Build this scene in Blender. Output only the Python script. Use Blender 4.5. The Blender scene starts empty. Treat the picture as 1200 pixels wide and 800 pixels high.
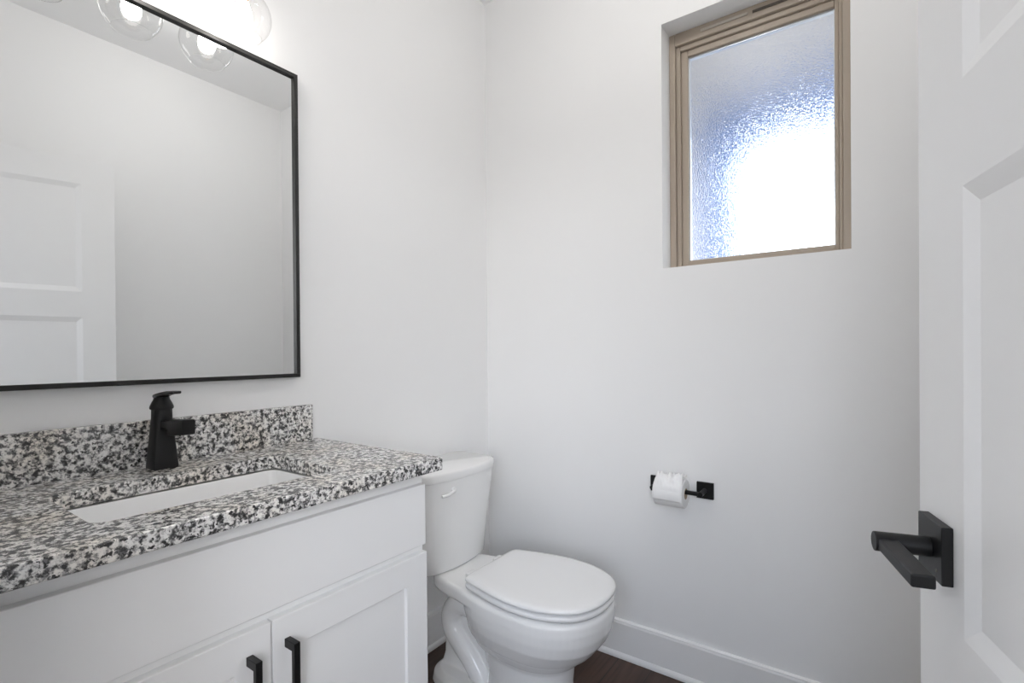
import bpy, bmesh, math, random
from mathutils import Vector, Matrix

random.seed(7)
C = bpy.context.scene.collection
sc = bpy.context.scene
PI = math.pi

# ------------------------------------------------------------------ camera
f_px, yaw, pitch, roll, cy = 586.6151, 0.618742985, -0.00481268, -0.00800223, 415.8112
cd = bpy.data.cameras.new('camera')
cam = bpy.data.objects.new('camera', cd)
C.objects.link(cam)
fw = Vector((math.cos(yaw) * math.cos(pitch), math.sin(yaw) * math.cos(pitch), math.sin(pitch)))
rt0 = fw.cross(Vector((0, 0, 1))).normalized()
up0 = rt0.cross(fw)
c_, s_ = math.cos(roll), math.sin(roll)
rt = c_ * rt0 + s_ * up0
up = -s_ * rt0 + c_ * up0
m = Matrix((rt, up, -fw)).transposed().to_4x4()
m.translation = Vector((-1.78478, -1.40675, 1.17256))
cam.matrix_world = m
cd.sensor_width = 36
cd.lens = f_px * 36 / 1200
cd.shift_y = (cy - 400) / 1200
cd.clip_start = 0.01
sc.camera = cam

# ------------------------------------------------------------------ colour, world, light
sc.view_settings.view_transform = 'Standard'
sc.view_settings.look = 'None'
sc.view_settings.gamma = 1
sc.view_settings.use_curve_mapping = False
sc.view_settings.exposure = 0.0
sc.cycles.max_bounces = 16
sc.cycles.diffuse_bounces = 10
sc.cycles.glossy_bounces = 8
sc.cycles.transmission_bounces = 10
sc.cycles.transparent_max_bounces = 16
sc.cycles.sample_clamp_indirect = 6

BULB = 38.0
HALL_FILL = 22.0
CEIL_FILL = 7.0
SKY = 10.0

wd = bpy.data.worlds.new('sky')
sc.world = wd
wd.use_nodes = True
nt = wd.node_tree
nt.nodes.clear()
wo = nt.nodes.new('ShaderNodeOutputWorld')
bg = nt.nodes.new('ShaderNodeBackground')
tc = nt.nodes.new('ShaderNodeTexCoord')
sx = nt.nodes.new('ShaderNodeSeparateXYZ')
rp = nt.nodes.new('ShaderNodeValToRGB')
nt.links.new(tc.outputs['Generated'], sx.inputs[0])
hf = nt.nodes.new('ShaderNodeMath')
hf.operation = 'MULTIPLY_ADD'
hf.inputs[1].default_value = 0.5
hf.inputs[2].default_value = 0.5
nt.links.new(sx.outputs['Z'], hf.inputs[0])
nt.links.new(hf.outputs[0], rp.inputs[0])
e = rp.color_ramp.elements
e[0].position = 0.55
e[0].color = (0.975, 0.985, 1.0, 1)
e[1].position = 0.85
e[1].color = (0.40, 0.60, 0.95, 1)
st = nt.nodes.new('ShaderNodeValToRGB')
e = st.color_ramp.elements
for k in range(3):
    e.new(0.5)
for k, (p, v) in enumerate(((0.0, 0.10), (0.495, 0.12), (0.515, 1.0), (0.66, 0.9), (0.80, 0.25))):
    e[k].position = p
    e[k].color = (v, v, v, 1)
sm_ = nt.nodes.new('ShaderNodeMath')
sm_.operation = 'MULTIPLY'
sm_.inputs[1].default_value = SKY
nt.links.new(hf.outputs[0], st.inputs[0])
nt.links.new(st.outputs[0], sm_.inputs[0])
nt.links.new(rp.outputs[0], bg.inputs[0])
nt.links.new(sm_.outputs[0], bg.inputs[1])
nt.links.new(bg.outputs[0], wo.inputs[0])


def area(name, loc, rot, sx_, sy_, power, col=(1, 1, 1)):
    l = bpy.data.lights.new(name, 'AREA')
    l.shape = 'RECTANGLE'
    l.size = sx_
    l.size_y = sy_
    l.energy = power
    l.color = col
    o = bpy.data.objects.new(name, l)
    C.objects.link(o)
    o.location = loc
    o.rotation_euler = rot
    return o


# added fill light in the unseen hall, shining in through the doorway
area('hall_fill_light', (-2.75, -2.55, 1.70), (PI / 2, 0, -PI / 4), 1.3, 1.3, HALL_FILL, (1.0, 0.98, 0.955))


# added fill light under the ceiling, out of view, to even out the walls
cl = bpy.data.lights.new('ceiling_fill_light', 'POINT')
cl.shadow_soft_size = 0.09
cl.energy = CEIL_FILL
cl.color = (1.0, 0.975, 0.94)
co = bpy.data.objects.new('ceiling_fill_light', cl)
C.objects.link(co)
co.location = (-0.72, -0.94, 2.625)


# ------------------------------------------------------------------ materials
def mat(name, col, rough=0.5, metal=0.0, spec=0.5, coat=0.0):
    mm = bpy.data.materials.new(name)
    mm.use_nodes = True
    b = mm.node_tree.nodes['Principled BSDF']
    b.inputs['Base Color'].default_value = (*col, 1)
    b.inputs['Roughness'].default_value = rough
    b.inputs['Metallic'].default_value = metal
    b.inputs['Specular IOR Level'].default_value = spec
    b.inputs['Coat Weight'].default_value = coat
    return mm


def bump(mm, scale, strength, dist=0.001, detail=3):
    n = mm.node_tree
    b = n.nodes['Principled BSDF']
    t = n.nodes.new('ShaderNodeTexCoord')
    z = n.nodes.new('ShaderNodeTexNoise')
    z.inputs['Scale'].default_value = scale
    z.inputs['Detail'].default_value = detail
    bm_ = n.nodes.new('ShaderNodeBump')
    bm_.inputs['Strength'].default_value = strength
    bm_.inputs['Distance'].default_value = dist
    n.links.new(t.outputs['Object'], z.inputs['Vector'])
    n.links.new(z.outputs['Fac'], bm_.inputs['Height'])
    n.links.new(bm_.outputs[0], b.inputs['Normal'])
    return mm


M_wall = bump(mat('wall_paint', (0.84, 0.84, 0.84), 0.75, spec=0.25), 60, 0.08)
M_ceil = bump(mat('ceiling_paint', (0.91, 0.91, 0.91), 0.85, spec=0.2), 90, 0.1)
M_trim = mat('trim_paint', (0.85, 0.85, 0.85), 0.35)
M_door = mat('door_paint', (0.85, 0.85, 0.85), 0.4)
M_cab = mat('cabinet_paint', (0.88, 0.88, 0.88), 0.38)
M_black = mat('matte_black_metal', (0.006, 0.006, 0.0065), 0.42, metal=0.0, spec=0.32)
M_fframe = mat('black_frame_metal', (0.014, 0.0135, 0.013), 0.42, spec=0.4)
M_porc = mat('porcelain', (0.86, 0.86, 0.855), 0.08, spec=0.5)
M_seat = mat('seat_plastic', (0.84, 0.84, 0.84), 0.16, spec=0.5)
M_sink = mat('sink_porcelain', (0.90, 0.90, 0.90), 0.12)
M_chrome = mat('chrome', (0.75, 0.75, 0.76), 0.12, metal=1.0)
M_brass = mat('brass', (0.72, 0.52, 0.22), 0.25, metal=1.0)
M_mirror = mat('mirror_silver', (0.93, 0.94, 0.94), 0.0, metal=1.0)
M_tan = bump(mat('tan_vinyl', (0.40, 0.335, 0.27), 0.45), 200, 0.03)
M_tanlight = mat('tan_vinyl_track', (0.50, 0.46, 0.41), 0.4)
M_dark = mat('dark_slot', (0.10, 0.085, 0.07), 0.6)
M_paper = bump(mat('tissue', (0.86, 0.86, 0.86), 0.95, spec=0.1), 120, 0.3, 0.002)
M_card = mat('cardboard', (0.42, 0.34, 0.25), 0.9)
M_porch = mat('porch_ceiling_paint', (0.54, 0.53, 0.52), 0.8)
M_skyband = mat('blue_sky_band', (0.055, 0.19, 0.52), 0.7)  # blue of the sky edge put into the colour
M_spacer = mat('window_spacer', (0.62, 0.66, 0.70), 0.3, metal=0.6)


def m_floor():
    mm = bpy.data.materials.new('dark_wood_planks')
    mm.use_nodes = True
    n = mm.node_tree
    b = n.nodes['Principled BSDF']
    t = n.nodes.new('ShaderNodeTexCoord')
    br = n.nodes.new('ShaderNodeTexBrick')
    br.offset = 0.37
    br.inputs['Scale'].default_value = 1
    br.inputs['Brick Width'].default_value = 1.1
    br.inputs['Row Height'].default_value = 0.127
    br.inputs['Mortar Size'].default_value = 0.0015
    br.inputs['Color1'].default_value = (0.040, 0.019, 0.012, 1)
    br.inputs['Color2'].default_value = (0.065, 0.033, 0.021, 1)
    br.inputs['Mortar'].default_value = (0.012, 0.006, 0.004, 1)
    mp = n.nodes.new('ShaderNodeMapping')
    mp.inputs['Scale'].default_value = (2.5, 40, 10)
    z = n.nodes.new('ShaderNodeTexNoise')
    z.inputs['Scale'].default_value = 1.6
    z.inputs['Detail'].default_value = 6
    rr = n.nodes.new('ShaderNodeValToRGB')
    rr.color_ramp.elements[0].position = 0.3
    rr.color_ramp.elements[0].color = (0.55, 0.5, 0.48, 1)
    rr.color_ramp.elements[1].position = 0.7
    rr.color_ramp.elements[1].color = (1.35, 1.35, 1.35, 1)
    mx = n.nodes.new('ShaderNodeMix')
    mx.data_type = 'RGBA'
    mx.blend_type = 'MULTIPLY'
    mx.inputs['Factor'].default_value = 1
    n.links.new(t.outputs['Object'], br.inputs['Vector'])
    n.links.new(t.outputs['Object'], mp.inputs['Vector'])
    n.links.new(mp.outputs[0], z.inputs['Vector'])
    n.links.new(z.outputs['Fac'], rr.inputs[0])
    n.links.new(br.outputs['Color'], mx.inputs['A'])
    n.links.new(rr.outputs[0], mx.inputs['B'])
    n.links.new(mx.outputs['Result'], b.inputs['Base Color'])
    b.inputs['Roughness'].default_value = 0.38
    return mm


def m_granite():
    mm = bpy.data.materials.new('speckled_granite')
    mm.use_nodes = True
    n = mm.node_tree
    L = n.links.new
    b = n.nodes['Principled BSDF']
    t = n.nodes.new('ShaderNodeTexCoord')

    def noise(scale, detail=2.0, rough=0.5, off=0.0):
        mp = n.nodes.new('ShaderNodeMapping')
        mp.inputs['Location'].default_value = (off, off * 1.7, off * 0.6)
        z = n.nodes.new('ShaderNodeTexNoise')
        z.inputs['Scale'].default_value = scale
        z.inputs['Detail'].default_value = detail
        z.inputs['Roughness'].default_value = rough
        L(t.outputs['Object'], mp.inputs['Vector'])
        L(mp.outputs[0], z.inputs['Vector'])
        return z.outputs['Fac']

    def ramp(src, stops, interp='LINEAR'):
        r = n.nodes.new('ShaderNodeValToRGB')
        r.color_ramp.interpolation = interp
        e = r.color_ramp.elements
        while len(e) < len(stops):
            e.new(0.5)
        for k, (p, c) in enumerate(stops):
            e[k].position = p
            e[k].color = (*c, 1) if len(c) == 3 else c
        L(src, r.inputs[0])
        return r.outputs[0]

    def mix(a, bb, fac):
        x = n.nodes.new('ShaderNodeMix')
        x.data_type = 'RGBA'
        for s, v in (('A', a), ('B', bb), ('Factor', fac)):
            if hasattr(v, 'node'):
                L(v, x.inputs[s])
            elif isinstance(v, tuple):
                x.inputs[s].default_value = (*v, 1)
            else:
                x.inputs[s].default_value = v
        return x.outputs['Result']

    w = (1, 1, 1)
    k = (0, 0, 0)
    base = ramp(noise(88, 4, 0.66), [(0.380, (0.018, 0.018, 0.020)), (0.435, (0.10, 0.10, 0.10)), (0.475, (0.36, 0.355, 0.35)), (0.52, (0.70, 0.69, 0.675)), (0.60, (0.86, 0.855, 0.84))])
    grey = ramp(noise(150, 3, 0.6, 7.7), [(0.54, k), (0.64, (0.75, 0.75, 0.75))])
    c = mix(base, (0.22, 0.22, 0.225), grey)
    blk = ramp(noise(130, 3, 0.6, 12.3), [(0.575, k), (0.62, w)])
    c = mix(c, (0.02, 0.02, 0.022), blk)
    tan = ramp(noise(9, 2, 0.5, 3.1), [(0.45, k), (0.68, w)])
    c2 = n.nodes.new('ShaderNodeMix')
    c2.data_type = 'RGBA'
    c2.blend_type = 'MULTIPLY'
    L(tan, c2.inputs['Factor'])
    L(c, c2.inputs['A'])
    c2.inputs['B'].default_value = (1.0, 0.95, 0.88, 1)
    c = c2.outputs['Result']
    L(c, b.inputs['Base Color'])
    b.inputs['Roughness'].default_value = 0.24
    b.inputs['Specular IOR Level'].default_value = 0.85
    return mm


def m_emit(name, col, s):
    mm = bpy.data.materials.new(name)
    mm.use_nodes = True
    n = mm.node_tree
    n.nodes.clear()
    o = n.nodes.new('ShaderNodeOutputMaterial')
    e = n.nodes.new('ShaderNodeEmission')
    e.inputs[0].default_value = (*col, 1)
    e.inputs[1].default_value = s
    n.links.new(e.outputs[0], o.inputs[0])
    return mm


def m_thin_glass():
    mm = bpy.data.materials.new('clear_thin_glass')
    mm.use_nodes = True
    n = mm.node_tree
    n.nodes.clear()
    o = n.nodes.new('ShaderNodeOutputMaterial')
    tr = n.nodes.new('ShaderNodeBsdfTransparent')
    tr.inputs[0].default_value = (0.97, 0.97, 0.97, 1)
    gl = n.nodes.new('ShaderNodeBsdfGlossy')
    gl.inputs['Roughness'].default_value = 0.02
    lw = n.nodes.new('ShaderNodeLayerWeight')
    lw.inputs['Blend'].default_value = 0.5
    pw = n.nodes.new('ShaderNodeMath')
    pw.operation = 'POWER'
    pw.inputs[1].default_value = 4.0
    ma = n.nodes.new('ShaderNodeMath')
    ma.operation = 'MULTIPLY_ADD'
    ma.inputs[1].default_value = 0.75
    ma.inputs[2].default_value = 0.05
    mx = n.nodes.new('ShaderNodeMixShader')
    n.links.new(lw.outputs['Facing'], pw.inputs[0])
    n.links.new(pw.outputs[0], ma.inputs[0])
    n.links.new(ma.outputs[0], mx.inputs[0])
    n.links.new(tr.outputs[0], mx.inputs[1])
    n.links.new(gl.outputs[0], mx.inputs[2])
    n.links.new(mx.outputs[0], o.inputs[0])
    return mm


def m_frost():
    mm = bpy.data.materials.new('obscure_textured_glass')
    mm.use_nodes = True
    n = mm.node_tree
    b = n.nodes['Principled BSDF']
    b.inputs['Base Color'].default_value = (0.97, 0.985, 1.0, 1)
    b.inputs['Transmission Weight'].default_value = 1.0
    b.inputs['Roughness'].default_value = 0.18
    b.inputs['IOR'].default_value = 1.45
    t = n.nodes.new('ShaderNodeTexCoord')
    z = n.nodes.new('ShaderNodeTexVoronoi')
    z.feature = 'SMOOTH_F1'
    z.inputs['Scale'].default_value = 300
    bm_ = n.nodes.new('ShaderNodeBump')
    bm_.inputs['Strength'].default_value = 0.45
    bm_.inputs['Distance'].default_value = 0.002
    n.links.new(t.outputs['Object'], z.inputs['Vector'])
    n.links.new(z.outputs['Distance'], bm_.inputs['Height'])
    n.links.new(bm_.outputs[0], b.inputs['Normal'])
    return mm


M_floor = m_floor()
M_granite = m_granite()
M_bulb = m_emit('lit_bulb', (1.0, 0.955, 0.90), BULB)
M_glass = m_thin_glass()
M_frost = m_frost()


# ------------------------------------------------------------------ mesh helpers
def new():
    return bmesh.new()


def box(bm, x0, x1, y0, y1, z0, z1):
    v = [bm.verts.new(p) for p in ((x0, y0, z0), (x1, y0, z0), (x1, y1, z0), (x0, y1, z0),
                                   (x0, y0, z1), (x1, y0, z1), (x1, y1, z1), (x0, y1, z1))]
    for f in ((0, 3, 2, 1), (4, 5, 6, 7), (0, 1, 5, 4), (1, 2, 6, 5), (2, 3, 7, 6), (3, 0, 4, 7)):
        bm.faces.new([v[i] for i in f])
    return v


def loft(bm, rings, cap0=True, cap1=True):
    vs = [[bm.verts.new(p) for p in r] for r in rings]
    n = len(vs[0])
    for a, b in zip(vs, vs[1:]):
        for i in range(n):
            j = (i + 1) % n
            bm.faces.new((a[i], a[j], b[j], b[i]))
    if cap0:
        bm.faces.new(list(reversed(vs[0])))
    if cap1:
        bm.faces.new(vs[-1])
    return vs


def tube(bm, path, r, n=14, caps=True):
    P = [Vector(p) for p in path]
    R = r if isinstance(r, (list, tuple)) else [r] * len(P)
    rings = []
    ref = None
    for i, p in enumerate(P):
        t = (P[min(i + 1, len(P) - 1)] - P[max(i - 1, 0)]).normalized()
        if ref is None:
            ref = t.orthogonal().normalized()
        ref = (ref - t * ref.dot(t)).normalized()
        b = t.cross(ref)
        rings.append([p + R[i] * (math.cos(2 * PI * k / n) * ref + math.sin(2 * PI * k / n) * b) for k in range(n)])
    loft(bm, rings, caps, caps)


def smoothpath(pts, k=6):
    P = [Vector(p) for p in pts]
    out = []
    for i in range(len(P) - 1):
        p0 = P[max(i - 1, 0)]
        p1 = P[i]
        p2 = P[i + 1]
        p3 = P[min(i + 2, len(P) - 1)]
        for s in range(k):
            t = s / k
            out.append(0.5 * ((2 * p1) + (-p0 + p2) * t + (2 * p0 - 5 * p1 + 4 * p2 - p3) * t * t + (-p0 + 3 * p1 - 3 * p2 + p3) * t ** 3))
    out.append(P[-1])
    return out


def lathe(bm, prof, n=40, cen=(0, 0, 0), caps=(False, False)):
    cx, cy_, cz = cen
    loft(bm, [[(cx + r * math.cos(2 * PI * k / n), cy_ + r * math.sin(2 * PI * k / n), cz + z) for k in range(n)] for r, z in prof], caps[0], caps[1])


def rrect(x0, x1, y0, y1, r, k=6):
    pts = []
    for cx, cy_, a0 in ((x1 - r, y1 - r, 0), (x0 + r, y1 - r, 90), (x0 + r, y0 + r, 180), (x1 - r, y0 + r, 270)):
        for i in range(k + 1):
            a = math.radians(a0 + 90 * i / k)
            pts.append((cx + r * math.cos(a), cy_ + r * math.sin(a)))
    return pts


def obj(name, bm, material, parent=None, smooth=None, bevel=0.0, seg=2, mods=None):
    bmesh.ops.recalc_face_normals(bm, faces=bm.faces)
    me = bpy.data.meshes.new(name)
    bm.to_mesh(me)
    bm.free()
    me.materials.append(material)
    o = bpy.data.objects.new(name, me)
    C.objects.link(o)
    if parent is not None:
        o.parent = parent
        o.matrix_parent_inverse = Matrix()
    if bevel:
        b = o.modifiers.new('bevel', 'BEVEL')
        b.width = bevel
        b.segments = seg
        b.limit_method = 'ANGLE'
        b.angle_limit = math.radians(35)
    if smooth is not None:
        for p in me.polygons:
            p.use_smooth = True
        if smooth < 180:
            me.set_sharp_from_angle(angle=math.radians(smooth))
    return o


def tag(o, label, cat, group=None):
    o['label'] = label
    o['category'] = cat
    if group:
        o['group'] = group
    return o


def thing(name, label, cat, loc=(0, 0, 0), rotz=0.0):
    o = bpy.data.objects.new(name, None)
    o.empty_display_size = 0.05
    C.objects.link(o)
    o.location = loc
    o.rotation_euler = (0, 0, rotz)
    return tag(o, label, cat)


def struct(name, bm, material, bevel=0.0, label=None):
    o = obj(name, bm, material, bevel=bevel)
    o['kind'] = 'structure'
    if label:
        o['label'] = label
    return o


def shaker(bm, w, h, t, xs, zs, depth, bev):
    """slab in the x-z plane, front at y=0, back at y=t; recessed panels: xs=(left,right), zs=[(z0,z1),...]"""
    cols = [0, xs[0], xs[1], w]
    rows = [0]
    for a, b in zs:
        rows += [a, b]
    rows.append(h)
    V = {}

    def v(x, y, z):
        kk = (round(x, 5), round(y, 5), round(z, 5))
        if kk not in V:
            V[kk] = bm.verts.new(kk)
        return V[kk]
    for i in range(3):
        for j in range(len(rows) - 1):
            x0, x1, z0, z1 = cols[i], cols[i + 1], rows[j], rows[j + 1]
            q = [(x0, z0), (x1, z0), (x1, z1), (x0, z1)]
            if i == 1 and j % 2 == 1:
                p = [(x0 + bev, z0 + bev), (x1 - bev, z0 + bev), (x1 - bev, z1 - bev), (x0 + bev, z1 - bev)]
                for k in range(4):
                    a, b = q[k], q[(k + 1) % 4]
                    c, d = p[(k + 1) % 4], p[k]
                    bm.faces.new((v(a[0], 0, a[1]), v(b[0], 0, b[1]), v(c[0], depth, c[1]), v(d[0], depth, d[1])))
                bm.faces.new([v(a, depth, b) for a, b in p])
            else:
                bm.faces.new([v(a, 0, b) for a, b in q])
    bx = [(0, z) for z in rows] + [(x, h) for x in cols[1:]] + [(w, z) for z in reversed(rows[:-1])] + [(x, 0) for x in reversed(cols[1:-1])]
    for k in range(len(bx)):
        a, b = bx[k], bx[(k + 1) % len(bx)]
        bm.faces.new((v(a[0], 0, a[1]), v(b[0], 0, b[1]), v(b[0], t, b[1]), v(a[0], t, a[1])))
    bm.faces.new([v(a, t, b) for a, b in bx])


# ------------------------------------------------------------------ the room
ZF = 0.016          # finished floor level
ZC = 2.743          # ceiling
WY = -1.715         # wall behind the open door
XD = -1.735         # wall with the doorway
DY0, DY1 = -1.668, -0.885   # doorway
DH = 2.075

bm = new(); box(bm, -3.3, 0.15, -3.2, 1.2, ZF - 0.05, ZF); struct('floor', bm, M_floor)
bm = new(); box(bm, -3.3, 0.15, -3.2, 1.2, ZC, ZC + 0.05); struct('ceiling', bm, M_ceil)
bm = new()
lathe(bm, [(0.0, 2.715), (0.055, 2.715), (0.062, 2.72), (0.065, 2.73), (0.065, ZC)], 48, (-0.72, -0.94, 0))
struct('trim_fill_light', bm, M_trim)  # base added above the unseen fill light
bm = new(); box(bm, XD - 0.115, 0.15, 0, 0.115, ZF, ZC); struct('wall_left', bm, M_wall)
bm = new(); box(bm, XD - 0.115, 0.15, WY - 0.115, WY, ZF, ZC); struct('wall_right', bm, M_wall)
# wall with the window
wy0, wy1, wz0, wz1 = -1.367, -0.805, 1.471, 2.345
bm = new()
box(bm, 0, 0.15, WY, wy0, ZF, ZC); box(bm, 0, 0.15, wy1, 0, ZF, ZC)
box(bm, 0, 0.15, wy0, wy1, ZF, wz0); box(bm, 0, 0.15, wy0, wy1, wz1, ZC)
struct('wall_back', bm, M_wall)
# wall with the doorway
bm = new()
box(bm, XD - 0.115, XD, DY1, 0, ZF, ZC); box(bm, XD - 0.115, XD, WY, DY0, ZF, ZC)
box(bm, XD - 0.115, XD, DY0, DY1, DH, ZC)
struct('wall_front', bm, M_wall)
# hall beyond the doorway
bm = new(); box(bm, -3.3, XD - 0.115, 1.085, 1.2, ZF, ZC); struct('wall_hall_left', bm, M_wall)
bm = new(); box(bm, -3.3, XD - 0.115, -3.2, -3.085, ZF, ZC); struct('wall_hall_right', bm, M_wall)
bm = new(); box(bm, XD - 0.115, XD, WY - 1.37, WY - 0.115, ZF, ZC); box(bm, XD - 0.115, XD, 0.115, 1.085, ZF, ZC)
struct('wall_hall_front', bm, M_wall)
bm = new()
box(bm, -3.3, -3.185, -3.085, -3.0, ZF, ZC); box(bm, -3.3, -3.185, -1.3, 1.085, ZF, ZC)
box(bm, -3.3, -3.185, -3.0, -1.3, ZF, 1.0); box(bm, -3.3, -3.185, -3.0, -1.3, 2.4, ZC)  # unseen opening shaped to let sky light reach door and window wall
struct('wall_hall_back', bm, M_wall)


def baseboard(name, p, q, nrm):
    """board and shoe moulding from p to q along a wall, nrm points into the room"""
    p = Vector((*p, 0)); q = Vector((*q, 0)); n_ = Vector((*nrm, 0))
    prof = [(0, 0), (0.021, 0), (0.021, 0.008), (0.019, 0.014), (0.015, 0.019), (0.013, 0.020), (0.013, 0.128), (0.011, 0.134), (0.011, 0.1375), (0.004, 0.141), (0, 0.141)]
    b = new()
    loft(b, [[a + n_ * u + Vector((0, 0, ZF + z)) for u, z in prof] for a in (p, q)])
    return struct(name, b, M_trim)


baseboard('baseboard_back', (0, WY + 0.022), (0, 0), (-1, 0))
baseboard('baseboard_left', (-0.885, 0), (-0.022, 0), (0, -1))
baseboard('baseboard_right', (XD + 0.1, WY), (-0.022, WY), (0, 1))
# door casing round the doorway
bm = new()
box(bm, XD, XD + 0.016, DY1, DY1 + 0.075, ZF, DH + 0.075)
box(bm, XD, XD + 0.016, WY, DY0, ZF, DH + 0.075)
box(bm, XD, XD + 0.016, DY0, DY1, DH, DH + 0.075)
struct('trim_1', bm, M_trim, bevel=0.003)

# ------------------------------------------------------------------ window
def frame_bm(x0, x1, y0, y1, z0, z1, wl, wr, wb, wt):
    b = new()
    box(b, x0, x1, y1 - wl, y1, z0, z1)
    box(b, x0, x1, y0, y0 + wr, z0, z1)
    box(b, x0, x1, y0 + wr, y1 - wl, z0, z0 + wb)
    box(b, x0, x1, y0 + wr, y1 - wl, z1 - wt, z1)
    return b


win = bpy.data.objects.new('window_1', None)
C.objects.link(win)
win['kind'] = 'structure'
win['label'] = 'tan vinyl window with obscure glass high in the end wall'
FX = 0.085
obj('window_frame', frame_bm(FX, FX + 0.065, wy0, wy1, wz0, wz1, 0.022, 0.022, 0.010, 0.045), M_tan, win, bevel=0.003)
obj('inner_stop', frame_bm(FX + 0.012, FX + 0.06, wy0 + 0.022, wy1 - 0.022, wz0 + 0.010, wz1 - 0.045, 0.016, 0.010, 0.010, 0.018), M_tan, win, bevel=0.003)
obj('sash', frame_bm(FX + 0.022, FX + 0.058, wy0 + 0.032, wy1 - 0.038, wz0 + 0.020, wz1 - 0.063, 0.024, 0.012, 0.016, 0.022), M_tan, win, bevel=0.003)
gy0, gy1, gz0, gz1 = wy0 + 0.044, wy1 - 0.062, wz0 + 0.036, wz1 - 0.085
obj('glazing_bead', frame_bm(FX + 0.034, FX + 0.052, gy0, gy1, gz0, gz1, 0.004, 0.003, 0.003, 0.006), M_spacer, win)
bm = new(); box(bm, FX + 0.040, FX + 0.046, gy0 + 0.002, gy1 - 0.002, gz0 + 0.002, gz1 - 0.003)
obj('pane', bm, M_frost, win)
bm = new(); box(bm, FX - 0.004, FX, wy1 - 0.27, wy1 - 0.115, wz1 - 0.026, wz1 - 0.017)
obj('sash_track', bm, M_tanlight, win, bevel=0.001)
bm = new(); box(bm, FX - 0.003, FX, wy1 - 0.43, wy1 - 0.285, wz1 - 0.026, wz1 - 0.018)
obj('sash_slot', bm, M_dark, win)

# covered porch outside the window
bm = new()
box(bm, 0.15, 2.5, -4.5, -0.30, 3.10, 3.2)
box(bm, 0.15, 2.5, -0.30, -0.18, 0, 3.2)
struct('trim_porch', bm, M_porch)
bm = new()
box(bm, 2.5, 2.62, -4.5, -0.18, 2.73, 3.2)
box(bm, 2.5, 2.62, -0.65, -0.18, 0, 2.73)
struct('trim_sky_band', bm, M_skyband)  # added strips, coloured to give the blue sky band in the glass

# ------------------------------------------------------------------ room door
da = math.radians(14.5)
HW = 0.762
hinge = Vector((-0.9586 - HW * math.cos(da), -1.4597 - HW * math.sin(da), 0))
door = bpy.data.objects.new('door_1', None)
C.objects.link(door)
door['kind'] = 'structure'
door['label'] = 'white three panel door standing open at the right'
# local x runs from the hinge to the free edge, local +y faces the room: front face at y = 0
door.location = (hinge.x, hinge.y, 0)
door.rotation_euler = (0, 0, da)
bm = new()
DZ0, DZ1 = ZF + 0.012, 2.056
shaker(bm, HW, DZ1 - DZ0, 0.035, (0.117, HW - 0.117), [(0.265 - DZ0, 0.748 - DZ0), (0.862 - DZ0, 1.346 - DZ0), (1.460 - DZ0, 1.942 - DZ0)], 0.006, 0.022)
for v in bm.verts:
    v.co.y = -v.co.y
    v.co.z += DZ0
slab = obj('door_panel', bm, M_door, door, bevel=0.0012)
hx, hz = HW - 0.061, 0.940
lev = bpy.data.objects.new('lever_handle', None)
C.objects.link(lev)
lev.parent = door
bm = new(); box(bm, hx - 0.033, hx + 0.033, 0, 0.011, hz - 0.033, hz + 0.033)
obj('rosette', bm, M_black, lev, bevel=0.0012)
bm = new(); tube(bm, [(hx, 0.011, hz), (hx, 0.066, hz)], 0.0115, 28)
obj('stem', bm, M_black, lev, smooth=40, bevel=0.001)
bm = new(); box(bm, hx - 0.112, hx - 0.004, 0.043, 0.064, hz - 0.0075, hz + 0.0065)
obj('lever', bm, M_black, lev, bevel=0.002)
bm = new(); tube(bm, [(hx - 0.020, 0.0108, hz - 0.020), (hx - 0.020, 0.0118, hz - 0.020)], 0.002, 12)
obj('set_screw', bm, M_dark, lev)

# ------------------------------------------------------------------ vanity cabinet
VX0, VX1 = -1.706, -0.890
VYF = -0.487
CT0, CT1 = 0.880, 0.912
cab = thing('vanity_cabinet', 'white shaker vanity cabinet under the granite countertop', 'cabinet', ((VX0 + VX1) / 2, -0.25, ZF))


def loc(bm_, o):
    bmesh.ops.translate(bm_, verts=bm_.verts, vec=-Vector(o.location))
    return bm_


bm = new()
box(bm, VX0, VX0 + 0.016, VYF + 0.019, -0.002, ZF, CT0)
box(bm, VX1 - 0.016, VX1, VYF + 0.019, -0.002, ZF, CT0)
box(bm, VX0 + 0.016, VX1 - 0.016, -0.012, -0.002, ZF, CT0)
box(bm, VX0 + 0.016, VX1 - 0.016, VYF + 0.019, -0.012, 0.11, 0.126)
box(bm, VX0 + 0.04, VX1 - 0.04, VYF, VYF + 0.019, 0.812, CT0)
box(bm, VX0 + 0.04, VX1 - 0.04, VYF, VYF + 0.019, 0.655, 0.72)
box(bm, VX0 + 0.04, VX1 - 0.04, VYF, VYF + 0.019, 0.11, 0.15)
box(bm, VX0, VX0 + 0.04, VYF, VYF + 0.019, 0.11, CT0)
box(bm, VX1 - 0.04, VX1, VYF, VYF + 0.019, 0.11, CT0)
box(bm, VX0 + 0.016, VX1 - 0.016, -0.42, -0.405, ZF, 0.11)
obj('carcass', loc(bm, cab), M_cab, cab)
bm = new(); box(bm, VX0 + 0.010, VX1 - 0.0065, VYF - 0.019, VYF, 0.698, 0.848)
obj('false_front', loc(bm, cab), M_cab, cab, bevel=0.002)
split = -1.2925
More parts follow.
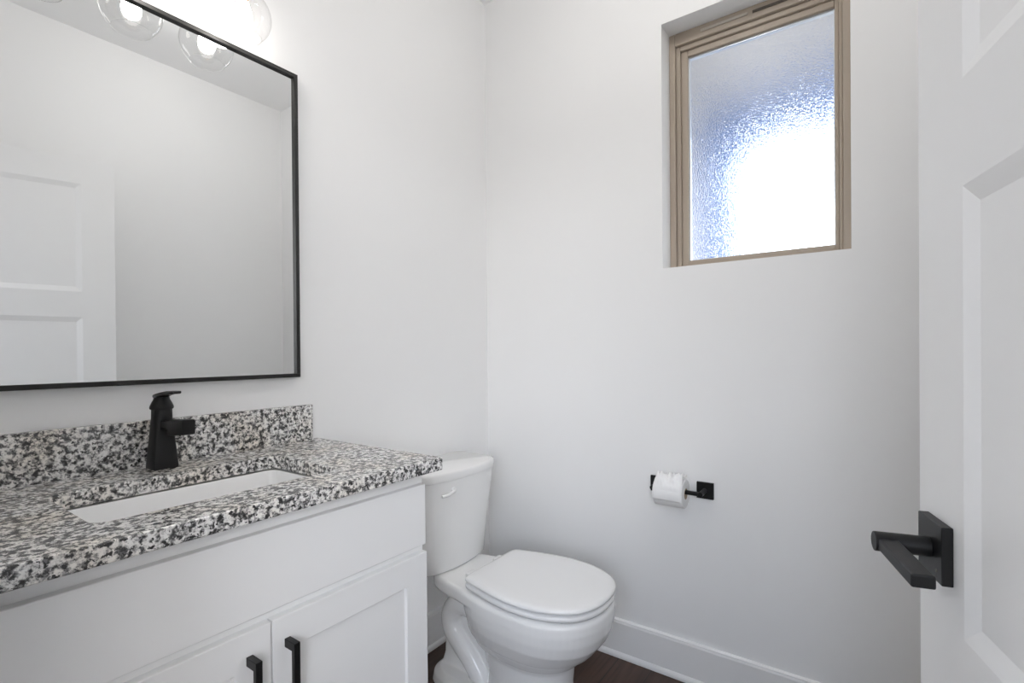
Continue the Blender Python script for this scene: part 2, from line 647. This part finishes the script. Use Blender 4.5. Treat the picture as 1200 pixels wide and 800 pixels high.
for x0, x1, hxx in ((VX0 + 0.006, split - 0.0015, -1.334), (split + 0.0015, VX1 - 0.003, -1.2625)):
    bm = new()
    shaker(bm, x1 - x0, 0.545, 0.019, (0.067, x1 - x0 - 0.067), [(0.067, 0.545 - 0.067)], 0.007, 0.0015)
    bmesh.ops.translate(bm, verts=bm.verts, vec=(x0, VYF - 0.019, 0.134))
    d = obj('door', loc(bm, cab), M_cab, cab, bevel=0.0015)
    yb = VYF - 0.019
    bm = new()
    box(bm, hxx - 0.006, hxx + 0.006, yb - 0.034, yb - 0.024, 0.490, 0.636)
    for zz in (0.498, 0.628):
        v = box(bm, hxx - 0.006, hxx + 0.006, yb - 0.026, yb, zz - 0.008, zz + 0.008)
    h = obj('bar_pull', loc(bm, cab), M_black, d, bevel=0.001)

# ------------------------------------------------------------------ countertop, backsplash, sink
SX0, SX1, SY0, SY1 = -1.532, -1.090, -0.430, -0.158
bm = new()
ox = [(-1.732, -0.536), (-0.8645, -0.536), (-0.8645, -0.001), (-1.732, -0.001)]
inn = rrect(SX0, SX1, SY0, SY1, 0.028)
for lp in (ox, inn):
    vv = [bm.verts.new((x, y, CT1)) for x, y in lp]
    for i in range(len(vv)):
        bm.edges.new((vv[i], vv[(i + 1) % len(vv)]))
bmesh.ops.triangle_fill(bm, use_beauty=True, use_dissolve=False, edges=bm.edges[:])
r_ = bmesh.ops.extrude_face_region(bm, geom=bm.faces[:])
bmesh.ops.translate(bm, verts=[g for g in r_['geom'] if isinstance(g, bmesh.types.BMVert)], vec=(0, 0, CT0 - CT1))
bmesh.ops.recalc_face_normals(bm, faces=bm.faces)
ct = tag(obj('countertop', bm, M_granite, bevel=0.003, seg=3), 'black and white speckled granite countertop on the vanity', 'countertop')
bm = new(); box(bm, -1.732, -0.892, -0.021, -0.001, CT1, 1.0185)
tag(obj('backsplash', bm, M_granite, bevel=0.0012), 'upright strip of speckled granite along the wall behind the faucet', 'backsplash')

sink = thing('sink', 'white rectangular undermount sink set into the granite top', 'sink', ((SX0 + SX1) / 2, (SY0 + SY1) / 2, 0.76))
bm = new()
prof = [(0.024, CT0 - 0.0045), (-0.003, CT0 - 0.0045), (-0.004, CT0 - 0.012), (-0.010, 0.80), (-0.020, 0.775), (-0.045, 0.762), (-0.09, 0.758)]
rings = []
for e, z in prof:
    rings.append([(x, y, z) for x, y in rrect(SX0 - e, SX1 + e, SY0 - e, SY1 + e, max(0.028 + e * 0.6, 0.012))])
loft(bm, rings, cap0=False, cap1=True)
o = obj('basin', loc(bm, sink), M_sink, sink, smooth=50)
sm = o.modifiers.new('thick', 'SOLIDIFY'); sm.thickness = 0.006; sm.offset = 0
bm = new(); lathe(bm, [(0.0, 0.003), (0.020, 0.003), (0.026, 0.001), (0.026, -0.001)], 32, ((SX0 + SX1) / 2, -0.28, 0.7585))
obj('drain', loc(bm, sink), M_black, sink, smooth=40)

# ------------------------------------------------------------------ faucet
fx, fy = -1.3095, -0.066
fau = thing('faucet', 'matte black single lever faucet standing behind the sink', 'faucet', (fx, fy, CT1))


def sq(hx_, hy_, z, dx=0.0, dy=0.0, r=0.004):
    return [(x + dx, y + dy, z) for x, y in rrect(-hx_, hx_, -hy_, hy_, r, 3)]


bm = new()
loft(bm, [sq(0.0255, 0.0255, 0.0), sq(0.0255, 0.0255, 0.006), sq(0.0238, 0.0238, 0.030), sq(0.0215, 0.0215, 0.065, r=0.006), sq(0.0200, 0.0200, 0.095, r=0.009), sq(0.0198, 0.0198, 0.115, r=0.015), sq(0.0205, 0.0205, 0.136, r=0.020)])
obj('body', bm, M_black, fau, smooth=30)
bm = new()
lathe(bm, [(0.0, 0.136), (0.0225, 0.136), (0.0238, 0.1385), (0.0235, 0.1425), (0.0205, 0.150), (0.0165, 0.158), (0.0150, 0.164), (0.0, 0.164)], 36)
obj('cap', bm, M_black, fau, smooth=40)
bm = new()
rings = []
for t, wz, hz_, z in ((0.018, 0.010, 0.0030, 0.1652), (0.010, 0.0150, 0.0042, 0.1660), (-0.006, 0.0155, 0.0048, 0.1685), (-0.026, 0.0130, 0.0045, 0.1725), (-0.050, 0.0115, 0.0038, 0.1760), (-0.080, 0.0105, 0.0034, 0.1775), (-0.085, 0.0080, 0.0022, 0.1775)):
    rings.append([(a, t, z + b) for a, b in rrect(-wz, wz, -hz_, hz_, min(hz_, wz) * 0.8, 3)])
loft(bm, rings)
obj('lever', bm, M_black, fau, smooth=50)
bm = new()
rings = []
for t, wx, h0, h1 in ((-0.010, 0.0105, 0.089, 0.110), (-0.060, 0.0105, 0.093, 0.1135), (-0.062, 0.0125, 0.081, 0.1160), (-0.140, 0.0135, 0.088, 0.1215), (-0.142, 0.0130, 0.089, 0.1205)):
    rings.append([(a, t, b) for a, b in rrect(-wx, wx, h0, h1, 0.004, 3)])
loft(bm, rings)
obj('spout', bm, M_black, fau, smooth=30)

# ------------------------------------------------------------------ mirror
mir = thing('mirror', 'large rectangular wall mirror in a thin black frame', 'mirror', (-1.312, 0, 1.105))
mx0, mx1, mz0, mz1 = -1.691, -0.9325, 1.1045, 2.0045
bm = new()
for a in ((mx0, mx1, mz0, mz0 + 0.011), (mx0, mx1, mz1 - 0.011, mz1), (mx0, mx0 + 0.011, mz0 + 0.011, mz1 - 0.011), (mx1 - 0.011, mx1, mz0 + 0.011, mz1 - 0.011)):
    box(bm, a[0], a[1], -0.024, -0.001, a[2], a[3])
obj('frame', loc(bm, mir), M_fframe, mir, bevel=0.001)
bm = new(); box(bm, mx0 + 0.011, mx1 - 0.011, -0.015, -0.009, mz0 + 0.011, mz1 - 0.011)
obj('mirror_glass', loc(bm, mir), M_mirror, mir)

# ------------------------------------------------------------------ vanity light
vl = thing('vanity_light', 'wall light with clear glass globes and lit bulbs above the mirror', 'wall light', (-1.312, 0, 2.20))
bm = new(); box(bm, -1.312 - 0.25, -1.312 + 0.25, -0.022, -0.001, 2.165, 2.235)
obj('backplate', loc(bm, vl), M_black, vl, bevel=0.003)
TY, TZ = -0.115, 2.028
for x in (-1.4865, -1.312, -1.1375):
    bm = new(); tube(bm, smoothpath([(x, -0.02, 2.2), (x, -0.075, 2.205), (x, -0.108, 2.188), (x, TY, 2.15), (x, TY, 2.125)], 5), 0.007, 12)
    obj('arm', loc(bm, vl), M_black, vl, smooth=60)
    bm = new()
    lathe(bm, [(0.0, 0.065), (0.020, 0.065), (0.024, 0.058), (0.024, 0.036), (0.021, 0.030), (0.0, 0.030)], 28, (x, TY, TZ + 0.035))
    so = obj('socket', loc(bm, vl), M_black, vl, smooth=40)
    bm = new()
    lathe(bm, [(0.013, 0.036), (0.0145, 0.033), (0.013, 0.030), (0.0145, 0.026), (0.013, 0.022), (0.0125, 0.018)], 24, (x, TY, TZ + 0.03))
    obj('bulb_base', loc(bm, vl), M_brass, so, smooth=40)
    bm = new()
    lathe(bm, [(0.0, -0.038), (0.008, -0.0365), (0.016, -0.031), (0.0205, -0.021), (0.0212, -0.012), (0.0185, 0.002), (0.0145, 0.014), (0.0120, 0.022), (0.0, 0.022)], 28, (x, TY, TZ + 0.020))
    obj('bulb', loc(bm, vl), M_bulb, so, smooth=180)
    bm = new()
    R = 0.066
    prof = [(R * math.sin(math.radians(a)), R * 0.98 * math.cos(math.radians(a))) for a in range(20, 140, 5)]
    prof += [(0.0425, -0.0515)]
    lathe(bm, prof, 48, (x, TY, TZ + 0.006))
    g = obj('glass_globe', loc(bm, vl), M_glass, vl, smooth=180)
    bm = new()
    tube(bm, [(x + 0.0425 * math.cos(2 * PI * k / 40), TY + 0.0425 * math.sin(2 * PI * k / 40), TZ + 0.006 - 0.0515) for k in range(41)], 0.0009, 8, caps=False)
    obj('globe_rim', loc(bm, vl), M_glass, g, smooth=180)

# ------------------------------------------------------------------ toilet
TX = -0.425
toi = thing('toilet', 'white two piece toilet with lid closed in the corner beside the vanity', 'toilet', (TX, -0.4, ZF))


def egg(z, hw, yb, yf, ym, n=56, eb=2.6, ef=2.1):
    """plan outline: widest hw at y=ym, front nose at yf, back at yb (y is negative to the front)"""
    out = []
    for k in range(n):
        a = 2 * PI * k / n
        c, s = math.cos(a), math.sin(a)
        e = ef if s < 0 else eb
        x = hw * math.copysign(abs(c) ** (2 / e), c)
        L_ = (ym - yf) if s < 0 else (yb - ym)
        y = ym + L_ * math.copysign(abs(s) ** (2 / e), s)
        out.append((TX + x, y, z))
    return out


def deckring(z, ins=0.0):
    """rim and tank deck in one outline"""
    pts = []
    half = [(0.0, -0.155), (0.070, -0.158), (0.100, -0.168), (0.115, -0.19), (0.130, -0.24), (0.142, -0.30), (0.160, -0.37), (0.177, -0.44), (0.186, -0.51), (0.187, -0.57), (0.178, -0.635), (0.158, -0.695), (0.125, -0.740), (0.085, -0.765), (0.042, -0.777), (0.0, -0.780)]
    P = smoothpath([(x, y, 0) for x, y in half], 4)
    right = [(p.x, p.y) for p in P]
    left = [(-x, y) for x, y in reversed(right[1:-1])]
    full = right + left
    cy0 = -0.5
    for x, y in full:
        d_ = math.hypot(x, y - cy0)
        k = (d_ - ins) / d_
        pts.append((TX + x * k, cy0 + (y - cy0) * k, z))
    return pts


bm = new()
# rim and deck slab
loft(bm, [deckring(0.352, 0.030), deckring(0.362, 0.008), deckring(0.372, 0.0), deckring(0.398, 0.0), deckring(0.406, 0.004), deckring(0.410, 0.012)])
# bowl underside and front pedestal
loft(bm, [egg(ZF, 0.112, -0.36, -0.655, -0.52), egg(0.06, 0.108, -0.36, -0.650, -0.52), egg(0.13, 0.104, -0.36, -0.648, -0.52), egg(0.195, 0.108, -0.34, -0.655, -0.52),
          egg(0.214, 0.116, -0.33, -0.665, -0.52), egg(0.218, 0.126, -0.31, -0.680, -0.53), egg(0.240, 0.138, -0.31, -0.699, -0.54), egg(0.256, 0.145, -0.30, -0.709, -0.54, ef=2.2), egg(0.258, 0.156, -0.30, -0.724, -0.54, ef=2.2), egg(0.275, 0.163, -0.29, -0.738, -0.55, ef=2.25), egg(0.305, 0.176, -0.29, -0.761, -0.56, ef=2.3), egg(0.340, 0.184, -0.28, -0.775, -0.565, ef=2.3), egg(0.370, 0.187, -0.28, -0.780, -0.57, ef=2.3), egg(0.400, 0.187, -0.28, -0.780, -0.57, ef=2.3)])
# web under the deck
loft(bm, [[(TX + sx_ * 0.040, y, z) for sx_, y in ((-1, -0.5), (1, -0.5), (1, yb), (-1, yb))] for z, yb in ((ZF, -0.13), (0.1, -0.16), (0.25, -0.175), (0.33, -0.175), (0.385, -0.18))])
# foot
loft(bm, [egg(ZF, 0.118, -0.115, -0.56, -0.30, eb=3), egg(0.045, 0.112, -0.12, -0.56, -0.30, eb=3), egg(0.062, 0.092, -0.14, -0.56, -0.30, eb=3)])
# trapway
for s in (-1, 1):
    tube(bm, smoothpath([(TX + s * 0.036, y, z) for y, z in ((-0.43, 0.19), (-0.36, 0.255), (-0.295, 0.295), (-0.235, 0.292), (-0.197, 0.252), (-0.203, 0.200), (-0.245, 0.155), (-0.29, 0.115), (-0.325, 0.07), (-0.335, 0.03))], 5), 0.040, 18)
bowl = obj('bowl', loc(bm, toi), M_porc, toi)
rm = bowl.modifiers.new('remesh', 'REMESH'); rm.mode = 'VOXEL'; rm.voxel_size = 0.0032; rm.use_smooth_shade = True
sm = bowl.modifiers.new('smooth', 'SMOOTH'); sm.factor = 0.5; sm.iterations = 6


def tankring(z, hw, yb, yf, r, bow):
    pts = []
    for x, y in rrect(-hw, hw, yf, yb, r, 8):
        pts.append((x, y))
    # densify the long edges, then bow the front
    out = []
    for i in range(len(pts)):
        a, b = pts[i], pts[(i + 1) % len(pts)]
        out.append(a)
        if i % 9 == 8:
            for k in range(1, 12):
                out.append((a[0] + (b[0] - a[0]) * k / 12, a[1] + (b[1] - a[1]) * k / 12))
    ymid = (yb + yf) / 2
    res = []
    for x, y in out:
        wgt = min(1, max(0, (ymid - y) / (ymid - yf)))
        res.append((TX + x, y - bow * wgt * (1 - (x / hw) ** 2), z))
    return res


bm = new()
loft(bm, [tankring(0.412, 0.150, -0.05, -0.170, 0.04, 0.03), tankring(0.4125, 0.166, -0.035, -0.184, 0.045, 0.032), tankring(0.420, 0.173, -0.03, -0.190, 0.045, 0.032), tankring(0.50, 0.178, -0.028, -0.194, 0.045, 0.033), tankring(0.735, 0.201, -0.024, -0.214, 0.045, 0.037)])
obj('tank', loc(bm, toi), M_porc, toi, smooth=50)
bm = new()
loft(bm, [tankring(0.735, 0.196, -0.02, -0.209, 0.045, 0.036), tankring(0.736, 0.203, -0.016, -0.216, 0.045, 0.037), tankring(0.742, 0.205, -0.015, -0.218, 0.045, 0.037), tankring(0.760, 0.205, -0.015, -0.218, 0.045, 0.037), tankring(0.766, 0.203, -0.016, -0.216, 0.044, 0.037), tankring(0.769, 0.197, -0.020, -0.210, 0.042, 0.037)])
obj('tank_lid', loc(bm, toi), M_porc, toi, smooth=60)
bm = new(); tube(bm, [(TX - 0.078, -0.236, 0.700), (TX - 0.078, -0.247, 0.700)], 0.011, 20)
fl = obj('flush_lever', loc(bm, toi), M_seat, toi, smooth=40, bevel=0.002)
bm = new(); tube(bm, smoothpath([(TX - 0.078, -0.248, 0.700), (TX - 0.092, -0.250, 0.698), (TX - 0.106, -0.250, 0.694), (TX - 0.122, -0.250, 0.693), (TX - 0.141, -0.248, 0.694)], 4), [0.0055] * 12 + [0.0055] * 4 + [0.005], 12)
obj('lever_arm', loc(bm, toi), M_seat, fl, smooth=60)


def seatring(z, ins, n=72, back=-0.338):
    pts = []
    half = [(0.0, back), (0.10, back), (0.132, back - 0.004), (0.144, back - 0.016), (0.157, -0.40), (0.173, -0.46), (0.184, -0.52), (0.187, -0.57), (0.181, -0.63), (0.163, -0.685), (0.134, -0.733), (0.095, -0.762), (0.048, -0.777), (0.0, -0.781)]
    P = smoothpath([(x, y, 0) for x, y in half], 5)
    right = [(p.x, p.y) for p in P]
    full = right + [(-x, y) for x, y in reversed(right[1:-1])]
    for x, y in full:
        cy0 = -0.55
        d_ = math.hypot(x, y - cy0)
        k = (d_ - ins) / d_
        pts.append((TX + x * k, cy0 + (y - cy0) * k, z))
    return pts


bm = new()
loft(bm, [seatring(0.4150, 0.012), seatring(0.4170, 0.003), seatring(0.4215, 0.001), seatring(0.4285, 0.001), seatring(0.4322, 0.005), seatring(0.4328, 0.024)])
obj('seat', loc(bm, toi), M_seat, toi, smooth=60)
bm = new()
loft(bm, [seatring(0.4372, 0.022), seatring(0.4376, 0.005), seatring(0.4405, 0.0), seatring(0.4455, 0.0), seatring(0.4500, 0.003), seatring(0.4530, 0.009), seatring(0.4545, 0.020), seatring(0.4553, 0.05)])
obj('seat_lid', loc(bm, toi), M_seat, toi, smooth=60)
for s in (-1, 1):
    bm = new(); box(bm, TX + s * 0.075 - 0.02, TX + s * 0.075 + 0.02, -0.336, -0.305, 0.407, 0.438)
    obj('hinge', loc(bm, toi), M_seat, toi, bevel=0.006, seg=3)
    bm = new(); lathe(bm, [(0.0, 0.022), (0.008, 0.020), (0.013, 0.012), (0.014, 0.0)], 20, (TX + s * 0.098, -0.34, 0.058))
    obj('bolt_cap', loc(bm, toi), M_seat, toi, smooth=60)

# ------------------------------------------------------------------ paper holder and roll
hz0 = 0.6945
hol = thing('toilet_paper_holder', 'matte black two post paper holder on the wall under the window', 'toilet paper holder', (0, -0.8675, hz0))
for yc in (-0.949, -0.786):
    bm = new(); box(bm, -0.010, -0.0005, yc - 0.028, yc + 0.028, hz0 - 0.028, hz0 + 0.028)
    obj('wall_plate', loc(bm, hol), M_black, hol, bevel=0.001)
    bm = new(); tube(bm, [(-0.009, yc, hz0), (-0.072, yc, hz0)], 0.0085, 20)
    obj('post', loc(bm, hol), M_black, hol, smooth=40, bevel=0.001)
bm = new(); tube(bm, [(-0.064, -0.942, hz0), (-0.064, -0.793, hz0)], 0.0075, 20)
obj('roller_bar', loc(bm, hol), M_black, hol, smooth=40)

RC = (-0.064, -0.8505, hz0 - 0.006)
rol = thing('toilet_paper_roll', 'part used white toilet paper roll with crumpled end on the black holder', 'toilet paper', RC)
RR, RW = 0.0485, 0.050


def cyl_y(bm_, prof, n=40):
    loft(bm_, [[(r * math.cos(2 * PI * k / n), y, r * math.sin(2 * PI * k / n)) for k in range(n)] for r, y in prof], False, False)


bm = new()
cyl_y(bm, [(0.018, -RW), (RR - 0.002, -RW), (RR, -RW + 0.002), (RR, RW - 0.002), (RR - 0.002, RW), (0.018, RW)])
obj('paper', bm, M_paper, rol, smooth=40)
bm = new()
cyl_y(bm, [(0.016, -RW - 0.0005), (0.0185, -RW - 0.0005), (0.0185, RW + 0.0005), (0.016, RW + 0.0005), (0.016, -RW - 0.0005)])
obj('cardboard_core', bm, M_card, rol, smooth=40)
# crumpled sheet lying over the top of the roll
bm = new()
nu, nv = 26, 22
grid = []
for i in range(nu + 1):
    row = []
    u = i / nu
    y = -0.048 + 0.094 * u
    for j in range(nv + 1):
        t = j / nv
        a = math.radians(205 - 140 * t)        # from the front face over the top
        edge = min(1.0, max(0.0, (t - 0.32) * 2.4))
        cr = 0.006 * math.sin(17 * u + 5 * t) * math.sin(11 * t + 3 * u) + 0.004 * math.sin(29 * u - 13 * t)
        pk = 0.015 * math.exp(-((u - 0.22) ** 2 + (t - 0.72) ** 2 * 1.5) / 0.018) + 0.011 * math.exp(-((u - 0.80) ** 2 + (t - 0.66) ** 2) / 0.03)
        r = RR + 0.0012 + edge * (abs(cr) * 1.6 + pk * 0.95) + (0.002 if edge else 0)
        row.append(bm.verts.new((r * math.cos(a), y, r * math.sin(a))))
    grid.append(row)
for i in range(nu):
    for j in range(nv):
        bm.faces.new((grid[i][j], grid[i + 1][j], grid[i + 1][j + 1], grid[i][j + 1]))
o = obj('loose_sheet', bm, M_paper, rol, smooth=180)
sm = o.modifiers.new('thick', 'SOLIDIFY'); sm.thickness = 0.0006; sm.offset = 1
